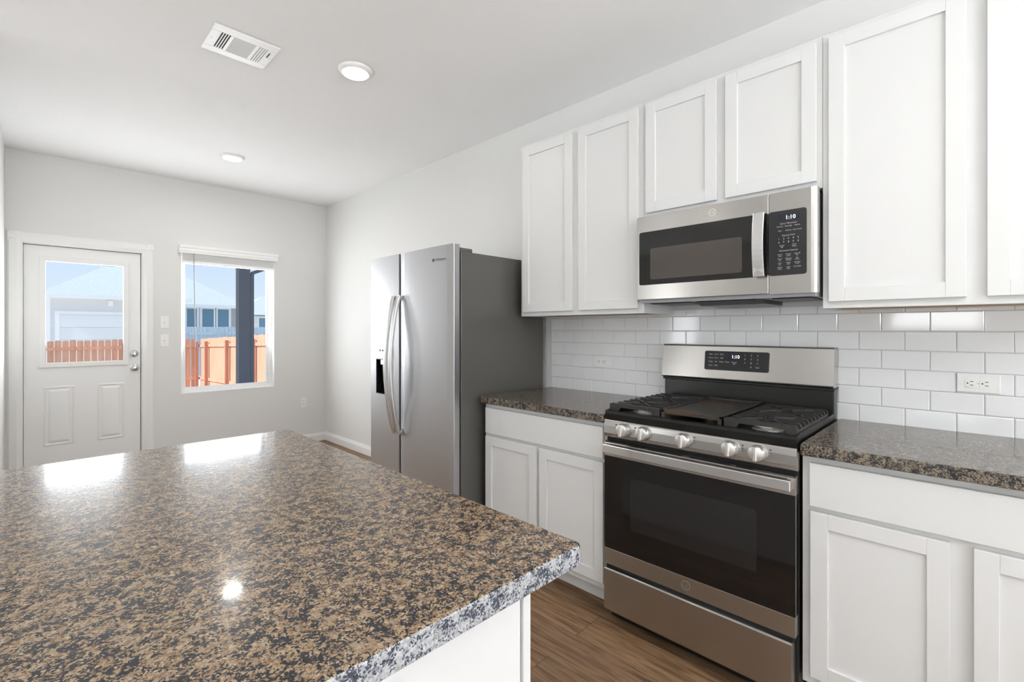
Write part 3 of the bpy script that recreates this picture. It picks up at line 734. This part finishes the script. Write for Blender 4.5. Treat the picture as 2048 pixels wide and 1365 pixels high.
# grates
def grate(y0, y1, burners):
    m = MB(); x0, x1 = 1.832, 2.300; zt = 0.966; n = 10
    for k in range(n):
        x = x0 + 0.008 + (x1 - x0 - 0.016) * k / (n - 1)
        m.prism([(y0 + 0.004, zt - 0.004), (y0 + 0.010, zt), (y1 - 0.010, zt), (y1 - 0.004, zt - 0.004), (y1, zt - 0.018), (y1 - 0.010, zt - 0.018), (y1 - 0.014, zt - 0.011), (y0 + 0.014, zt - 0.011), (y0 + 0.010, zt - 0.018), (y0, zt - 0.018)], 'x', x - 0.0048, x + 0.0048)
    for y in (y0 + 0.0, y1 - 0.010): m.box(x0, x1, y, y + 0.010, zt - 0.026, zt - 0.016)
    for bx, by in burners:                                            # crossed fingers over each burner
        for s in (-1, 1):
            L = 0.085
            m.sweep([(bx - L, by - s * L * 0.9, zt - 0.003), (bx - 0.016, by - s * 0.014, zt - 0.001)], 0.010, 0.008, up=(0, 0, 1))
            m.sweep([(bx + 0.016, by + s * 0.014, zt - 0.001), (bx + L, by + s * L * 0.9, zt - 0.003)], 0.010, 0.008, up=(0, 0, 1))
    # front apron with corner feet
    m.prism([(y0, zt - 0.004), (y0 + 0.006, zt), (y1 - 0.006, zt), (y1, zt - 0.004), (y1, 0.926), (y1 - 0.040, 0.926), (y1 - 0.055, zt - 0.016), (y0 + 0.040, zt - 0.016), (y0 + 0.028, 0.926), (y0, 0.926)], 'x', x0 - 0.006, x0 + 0.006)
    for y in (y0, y1 - 0.014): m.box(x1 - 0.014, x1, y, y + 0.014, 0.922, zt - 0.016)
    return part('grate', m, 'cast_iron', rg, 0.0012)
grate(0.946, 1.186, [(1.930, 1.075), (2.150, 1.075)])
grate(0.444, 0.686, [(1.915, 0.560), (2.150, 0.560)])
gm = MB(); g0, g1 = 0.696, 0.938
gm.box(1.836, 2.300, g0, g1, 0.953, 0.962)
for y in (g0, g1 - 0.010): gm.box(1.832, 2.300, y, y + 0.010, 0.950, 0.968)
gm.box(1.832, 1.842, g0, g1, 0.948, 0.966).box(2.292, 2.302, g0, g1, 0.950, 0.970)
for y in (g0, g1 - 0.014):
    for x in (1.826, 2.288): gm.box(x, x + 0.014, y, y + 0.014, 0.922, 0.955)
part('griddle', gm, 'griddle_iron', rg, 0.002)

# ------------------------------------------------------------------ microwave
M0, M1, MX, MZ0, MZ1 = 0.4305, 1.1785, 2.050, 1.436, 1.8305
mw = thing('microwave', 'stainless over-the-range microwave under the short wall cabinet', 'microwave', (2.2, 0.805, MZ0))
part('body', MB().box(MX + 0.034, WX - 0.012, M0 + 0.012, M1 - 0.002, 1.421, 1.829), 'mw_bottom_grey', mw, 0.002)
part('side_vent', MB().box(MX + 0.06, MX + 0.066, M0 + 0.008, M0 + 0.013, 1.46, 1.81).box(MX + 0.048, MX + 0.052, M0 + 0.008, M0 + 0.013, 1.44, 1.81), 'black_void', mw)
md = part('door', MB().box(MX, MX + 0.032, 0.5985, M1, MZ0, MZ1), 'steel_range', mw, 0.0025, 3)
pp = MB().prism([(MX + 0.032, 0.5965), (MX, 0.5965), (MX, 0.452), (MX + 0.003, 0.442), (MX + 0.010, 0.434), (MX + 0.022, M0), (MX + 0.032, M0)], 'z', MZ0 - 0.002, MZ1)
cpn = part('control_panel', pp, 'steel_range', mw, 0.0015)
gz0m, gz1m = 1.5055, 1.7565
gl = part('glass_panel', MB().prism(rrect(0.5985, 1.165, gz0m, gz1m, 0.010), 'x', MX - 0.0015, MX + 0.006), 'black_glass', md)
part('viewing_window', MB().prism(rrect(0.697, 1.108, 1.530, 1.676, 0.010), 'x', MX - 0.0019, MX + 0.004), 'screen_mesh', md)
part('touch_panel', MB().prism(rrect(0.466, 0.5965, gz0m, gz1m, 0.010), 'x', MX - 0.0015, MX + 0.004), 'control_glass', cpn)
part('display_screen', MB().box(MX - 0.0019, MX, 0.490, 0.563, 1.716, 1.741), 'display_glass', cpn)
part('clock_digits', MB().text('1:10', MX - 0.002, 0.520, 1.721, 0.021), 'display_glow', cpn)
m = MB(); X = MX - 0.0016
m.text('Sensor Microwave', X, 0.527, 1.703, 0.0078)
for rz, rw in ((1.693, ('Popcorn', 'Beverage', 'Reheat')), (1.676, ('Melt', 'Defrost', 'Auto Cook'))):
    for j, tx in enumerate(rw): m.text(tx, X, 0.557 - j * 0.030, rz, 0.0066)
m.text('Express Cook', X, 0.527, 1.657, 0.0078)
for i in range(2):
    for j in range(5): m.text('1234567890'[i * 5 + j], X, 0.560 - j * 0.0165, 1.644 - i * 0.0135, 0.0100)
m.text('Cancel', X, 0.550, 1.619, 0.0066).text('Off', X, 0.550, 1.612, 0.0066).text('Start', X, 0.507, 1.620, 0.0066).text('Pause', X, 0.507, 1.613, 0.0066)
m.text('Microwave Features', X, 0.527, 1.598, 0.0078)
for i, rw in enumerate((('Cook', 'Power', 'Add 30'), ('Timer', 'Defrost', 'Set'), ('Vent', 'Timer', 'Settings'), ('Steam', 'Light', 'Turntable'))):
    for j, tx in enumerate(rw):
        m.text(tx, X, 0.557 - j * 0.030, 1.584 - i * 0.0165, 0.0066)
        if i < 3 or j < 2: m.text(('Time', 'Level', 'Sec', 'On', 'Weight', 'Clock', 'Fan', 'Off', 'Lock', 'Clean', 'Low')[(i * 3 + j) % 11], X, 0.557 - j * 0.030, 1.578 - i * 0.0165, 0.0060)
part('button_lettering', m, 'panel_lettering', cpn)
simple('emblem_pale', (0.80, 0.79, 0.77), 0.3, metal=0.7)
part('emblem', emblem(MB(), MX, 0.818, 1.797, 0.0155), 'emblem_pale', md)
hp = [(MX - 0.022, 0.627, 1.504)] + [(MX - 0.022 - 0.016 * math.sin(math.pi * i / 12), 0.627, 1.508 + 0.246 * i / 12) for i in range(1, 12)] + [(MX - 0.022, 0.627, 1.758)]
hm = MB().sweep(hp, 0.042, 0.007)
hdl = part('handle', hm, 'steel_handle', md, 0.002, 2)
part('handle_mount', MB().box(MX - 0.022, MX, 0.607, 0.628, 1.506, 1.530).box(MX - 0.022, MX, 0.607, 0.628, 1.732, 1.756).box(MX - 0.004, MX - 0.001, 0.601, 0.645, 1.53, 1.732), 'black_glass', md, 0.003)
for y0, y1 in ((0.945, 1.135), (0.462, 0.600)): part('grease_filter', MB().box(2.10, 2.30, y0, y1, 1.4165, 1.4212), 'black_trim', mw, 0.002)
part('lamp_cover', MB().box(2.10, 2.16, 0.66, 0.90, 1.4165, 1.4212), 'black_trim', mw, 0.002)
part('air_baffle', MB().prism([(2.11, 1.4212), (2.17, 1.403), (2.39, 1.403), (2.40, 1.4212)], 'y', 0.64, 0.92), 'black_enamel', mw)

# ------------------------------------------------------------------ ceiling fixtures
def downlight(label, x, y):
    t = thing('recessed_light', label, 'ceiling light', (x, y, CZ), 'round recessed ceiling lights')
    part('trim_ring', MB().lathe((x, y, CZ), '-z', [(0.092, 0), (0.092, 0.003), (0.086, 0.012), (0.074, 0.019), (0.070, 0.019)], 48), 'lamp_trim', t)
    part('lens', MB().lathe((x, y, CZ - 0.0185), '-z', [(0.070, 0), (0.069, 0.003), (0.055, 0.006)], 48), 'lamp_lens', t)
    return t
LIGHTS = [(1.268, 2.474, 'lit round recessed ceiling light near the air vent'), (1.180, 4.434, 'lit round recessed ceiling light towards the back door')]
first = None
for x, y, lb in LIGHTS + [(0.55, -0.2, 'added unseen recessed ceiling light beside the near end of the island'), (-1.9, 2.4, 'added unseen recessed ceiling light in the living area beyond the island'), (-1.9, -1.4, 'added unseen recessed ceiling light in the living area nearest the added back window')]:  # the ones after LIGHTS are added out of view to brighten the room
    if first is None: first = downlight(lb, x, y); t = first
    else: t = copy_thing(first, (x, y, CZ), lb)
    l = bpy.data.lights.new('lamp', 'AREA'); l.shape = 'DISK'; l.size = 0.13; l.energy = 2.2; l.color = (1.0, 0.96, 0.90); l.spread = math.radians(170)
    lo = bpy.data.objects.new('lamp', l); COL.objects.link(lo); lo.parent = t; lo.location = (0, 0, -0.030)

vx0, vx1, vy0, vy1 = 0.606, 0.900, 2.552, 2.818
vt = thing('ceiling_vent', 'white rectangular air register with three louver banks on the ceiling', 'vent', ((vx0 + vx1) / 2, (vy0 + vy1) / 2, CZ))
va, vb = vy0 + 0.052, vy1 - 0.052
banks = [(vx0 + 0.040, vx0 + 0.084), (vx0 + 0.098, vx0 + 0.196), (vx0 + 0.210, vx0 + 0.254)]
fp = MB(); zb, zt_ = CZ - 0.007, CZ - 0.004
xs = [vx0, banks[0][0], banks[0][1], banks[1][0], banks[1][1], banks[2][0], banks[2][1], vx1]
fp.box(vx0, vx1, vy0, va, zb, CZ - 0.0005).box(vx0, vx1, vb, vy1, zb, CZ - 0.0005)
for a, bb in ((0, 1), (2, 3), (4, 5), (6, 7)): fp.box(xs[a], xs[bb], va, vb, zb, CZ - 0.0005)
part('face_plate', fp, 'plastic_white', vt, 0.002)
part('duct_opening', MB().box(banks[0][0], banks[2][1], va, vb, CZ - 0.0012, CZ - 0.0004), 'dark_slot', vt)
for i, (a, bb) in enumerate(banks):
    m = MB()
    if i != 1:
        n = 5
        for k in range(n):
            c = a + (bb - a) * (k + 0.0) / (n - 1); s = 1 if i == 0 else -1
            m.add([(c - 0.0025, va, zb), (c - 0.0025, vb, zb), (c - 0.0025 + s * 0.0045, vb, CZ - 0.001), (c - 0.0025 + s * 0.0045, va, CZ - 0.001),
                   (c + 0.0020, va, zb), (c + 0.0020, vb, zb), (c + 0.0020 + s * 0.0045, vb, CZ - 0.001), (c + 0.0020 + s * 0.0045, va, CZ - 0.001)],
                  [(0, 1, 2, 3), (4, 5, 6, 7), (0, 1, 5, 4), (2, 3, 7, 6), (0, 3, 7, 4), (1, 2, 6, 5)])
    else:
        n = 15
        for k in range(n):
            c = va + (vb - va) * (k + 0.5) / n
            m.add([(a, c + 0.0026, zb), (bb, c + 0.0026, zb), (bb, c - 0.0022, zb + 0.003), (a, c - 0.0022, zb + 0.003),
                   (a, c + 0.0014, zb), (bb, c + 0.0014, zb), (bb, c - 0.0034, zb + 0.003), (a, c - 0.0034, zb + 0.003)],
                  [(0, 1, 2, 3), (4, 5, 6, 7), (0, 1, 5, 4), (2, 3, 7, 6), (0, 3, 7, 4), (1, 2, 6, 5)])
    part('louver_bank', m, 'plastic_white', vt)
for x in (vx0 + 0.016, vx1 - 0.014): part('screw', MB().lathe((x, (vy0 + vy1) / 2, zb), '-z', [(0.004, 0), (0.003, 0.0015)], 12), 'aluminium', vt)
part('damper_lever', MB().box(vx1 - 0.030, vx1 - 0.026, vy0 + 0.075, vy0 + 0.125, zb - 0.003, zb), 'dark_slot', vt)

# ------------------------------------------------------------------ outdoors
GZ = -0.95
struct('ground', MB().box(-40, 60, FY + 0.2, 110, GZ - 0.2, GZ), 'pale_ground')
struct('patio_slab', MB().box(-2.5, 2.9, FY + 0.15, 8.3, GZ, -0.03), 'concrete')

def picket_fence(name, label, P0, P1, top0, top1, height, pitch, width, gapfill, posts, mats, rails=(0.24, 1.35), face=-1):
    """P0-P1 plan ends; tops slope between; posts are fractions along the run; rails are drops below the top"""
    P0, P1 = Vector((*P0, 0)), Vector((*P1, 0)); d = (P1 - P0); L = d.length; d.normalize(); n = Vector((-d.y, d.x, 0)) * face
    t = thing(name, label, 'fence', (P0.x, P0.y, GZ))
    m = MB(); k = 0; s = 0.0
    top = lambda q: top0 + (top1 - top0) * q / L
    while s + width <= L:
        z1 = top(s + width / 2) + random.uniform(-0.012, 0.012); z0 = z1 - height; c = 0.022
        prof = [(s, z0), (s + width, z0), (s + width, z1 - c), (s + width - c, z1), (s + c, z1), (s, z1 - c)]
        A = [P0 + d * a + Vector((0, 0, z)) for a, z in prof]; B = [p - n * 0.016 for p in A]
        q = len(prof)
        m.add(A + B, [tuple(range(q)), tuple(range(q, 2 * q))[::-1]] + [(i, (i + 1) % q, q + (i + 1) % q, q + i) for i in range(q)])
        s += pitch
    part('pickets', m, mats[0], t)
    for r in rails:
        rm = MB(); A = P0 + n * 0.002; 
        vs = []
        for q, P in ((0, P0), (L, P1)):
            for dn, dz in ((0.002, -0.045), (0.040, -0.045), (0.040, 0.045), (0.002, 0.045)): vs.append(P + n * dn + Vector((0, 0, top(q) - r + dz)))
        rm.add(vs, [(0, 1, 2, 3), (7, 6, 5, 4)] + [(i, (i + 1) % 4, 4 + (i + 1) % 4, 4 + i) for i in range(4)])
        part('rail', rm, mats[0], t)
    for f in posts:
        pm = MB(); P = P0 + d * (f * L) + n * 0.085; zt = top(f * L) - 0.10
        a, b_ = d * 0.045, n * 0.045
        vs = [P - a - b_, P + a - b_, P + a + b_, P - a + b_]
        vs = [v + Vector((0, 0, GZ)) for v in vs] + [v + Vector((0, 0, zt)) for v in vs]
        pm.add(vs, [(3, 2, 1, 0), (4, 5, 6, 7)] + [(i, (i + 1) % 4, 4 + (i + 1) % 4, 4 + i) for i in range(4)])
        part('post', pm, mats[1], t)
    return t
FXC = 4.07
picket_fence('picket_fence', 'cedar fence with gaps between its boards, seen through the back door glass', (-2.2, 19.0), (FXC - 0.03, 19.0), 0.95, 0.985, 1.85, 0.158, 0.138, False, [0.02, 0.29, 0.675, 0.985], ('cedar_picket', 'cedar_post'))
picket_fence('picket_fence', 'sunlit tight-board cedar side fence outside the kitchen window', (FXC, 18.93), (FXC, 8.6), 0.975, 1.30, 2.1, 0.1405, 0.139, True, [0.105, 0.327, 0.55, 0.77], ('cedar_picket', 'cedar_post'), rails=(0.235, 1.33))
picket_fence('picket_fence', 'pale grey-blue neighbor fence beyond the cedar fence, outside the window', (3.2, 25.0), (11.0, 25.0), 1.40, 1.42, 2.2, 0.142, 0.138, True, [], ('weathered_picket', 'weathered_picket'), rails=(0.3,))

# porch post with downspout and the beam it carries
pt = thing('porch_post', 'dark slate porch post outside the kitchen window', 'post', (2.30, 8.0, -0.03))
part('shaft', MB().box(2.215, 2.375, 8.0, 8.16, -0.03, 2.50), 'post_slate', pt, 0.004)
part('cap_trim', MB().box(2.205, 2.385, 7.99, 8.17, 2.26, 2.30), 'post_slate', pt)
ds = MB().sweep([(2.404, 8.04, -0.03), (2.404, 8.04, 2.12), (2.418, 8.04, 2.17), (2.56, 8.04, 2.235), (2.60, 8.04, 2.30), (2.60, 8.04, 2.52)], 0.06, 0.05)
tag(part('downspout', ds, 'post_slate'), 'slate downspout with an elbow beside the porch post', 'downspout')
tag(part('porch_roof', MB().box(-2.6, 2.75, FY + 0.15, 8.35, 2.62, 2.74).box(-2.6, 2.75, 8.0, 8.16, 2.50, 2.62), 'house_white'), 'white porch roof over the back patio', 'roof')

def hip_roof(mb, x0, x1, y0, y1, z, pitch, m=0):
    h = min(x1 - x0, y1 - y0) / 2; rz = z + h * pitch
    if (x1 - x0) >= (y1 - y0): a, b_ = (x0 + h, (y0 + y1) / 2, rz), (x1 - h, (y0 + y1) / 2, rz)
    else: a, b_ = ((x0 + x1) / 2, y0 + h, rz), ((x0 + x1) / 2, y1 - h, rz)
    c = [(x0, y0, z), (x1, y0, z), (x1, y1, z), (x0, y1, z)]
    if (x1 - x0) >= (y1 - y0): fs = [(0, 1, 5, 4), (1, 2, 5), (2, 3, 4, 5), (3, 0, 4), (3, 2, 1, 0)]
    else: fs = [(0, 1, 4), (1, 2, 5, 4), (2, 3, 5), (3, 0, 4, 5), (3, 2, 1, 0)]
    return mb.add(c + [a, b_], fs, m)
def lap_wall(mb, x0, x1, y, z0, z1, holes=(), h=0.17):
    z = z0
    while z < z1:
        zt = min(z + h, z1); cuts = [x0]
        for hx0, hx1, hz0, hz1 in holes:
            if z < hz1 - 0.02 and zt > hz0 + 0.02: cuts += [hx0, hx1]
        cuts.append(x1)
        for a, b_ in zip(cuts[::2], cuts[1::2]):
            mb.prism([(y, z), (y, zt), (y - 0.008, zt), (y - 0.022, z)], 'x', a, b_)
        z += h
    return mb
# garage house seen through the door
ha = thing('neighbor_house', 'white house with a garage door behind the picket fence, seen through the back door', 'house', (3, 30, GZ))
gx0_, gx1_, gzt = 0.92, 5.2, 1.99
part('wall', lap_wall(MB(), 0.51, 5.55, 30.0, GZ, 2.80, [(gx0_, gx1_, GZ, gzt)]).box(0.51, 5.55, 30.0, 34.9, GZ, 2.80), 'siding_grey', ha)
part('corner_board', MB().box(0.47, 0.62, 29.95, 30.06, GZ, 2.80), 'house_white', ha)
part('garage_trim', MB().box(gx0_ - 0.15, gx0_, 29.95, 30.02, GZ, gzt + 0.15).box(gx1_, gx1_ + 0.15, 29.95, 30.02, GZ, gzt + 0.15).box(gx0_, gx1_, 29.95, 30.02, gzt, gzt + 0.15), 'house_white', ha)
gd = MB()
for k in range(5): gd.box(gx0_, gx1_, 29.975, 30.0, GZ + k * 0.588, GZ + k * 0.588 + 0.575)
part('garage_door', gd, 'garage_white', ha, 0.01)
part('roof', hip_roof(MB(), 0.12, 5.95, 29.6, 35.3, 2.86, 0.66), 'roof_shingle', ha)
part('fascia', MB().box(0.10, 5.97, 29.57, 29.60, 2.72, 2.90).box(0.10, 0.13, 29.57, 35.3, 2.72, 2.90).box(0.13, 5.97, 29.6, 30.0, 2.74, 2.80), 'house_white', ha)
part('vent_pipe', MB().tube([(2.62, 32.2, 4.2), (2.62, 32.2, 5.0)], 0.035, 8), 'concrete', ha)
part('porch_light', MB().box(2.62, 2.80, 29.86, 29.98, 2.42, 2.68), 'house_white', ha)
# taupe house with three windows seen through the window
hb = thing('neighbor_house', 'taupe house with three white-framed windows, seen through the kitchen window', 'house', (8.5, 36, GZ))
wins = [(6.97, 7.51), (7.81, 8.46), (8.69, 9.34)]
part('wall', lap_wall(MB(), 6.0, 10.1, 36.0, GZ, 2.82).box(6.0, 10.1, 36.0, 43.0, GZ, 2.82), 'siding_taupe', hb)
for a, b_ in wins:
    f = part('window', ring_boxes(MB(), a - 0.13, b_ + 0.13, 1.33, 2.76, 0.13, 35.93, 35.98), 'house_white', hb)
    part('pane', MB().box(a, b_, 35.95, 35.975, 1.46, 2.63), 'house_pane', f)
part('roof', hip_roof(MB(), 0.9, 10.5, 35.6, 43.6, 2.86, 0.66), 'roof_shingle', hb)
part('fascia', MB().box(0.9, 10.52, 35.57, 35.60, 2.70, 2.90).box(10.5, 10.53, 35.57, 43.6, 2.70, 2.90).box(6.0, 10.5, 35.6, 36.0, 2.74, 2.80), 'house_white', hb)
# distant house right of the post
hc = thing('neighbor_house', 'small distant pale house right of the porch post', 'house', (17, 52, GZ))
part('wall', lap_wall(MB(), 14.5, 22.0, 52.0, GZ, 2.7).box(14.5, 22.0, 52.0, 58.0, GZ, 2.7), 'siding_grey', hc)
f = part('window', ring_boxes(MB(), 16.1, 16.9, 1.3, 2.55, 0.09, 51.9, 51.98), 'house_white', hc)
part('pane', MB().box(16.19, 16.81, 51.93, 51.97, 1.39, 2.46), 'house_pane', f)
part('roof', hip_roof(MB(), 14.0, 22.5, 51.5, 58.5, 2.75, 0.6), 'roof_shingle', hc)

SC.cycles.use_denoising = True
SC.cycles.max_bounces = 8; SC.cycles.diffuse_bounces = 5; SC.cycles.glossy_bounces = 4; SC.cycles.transparent_max_bounces = 12
SC.cycles.sample_clamp_indirect = 6.0
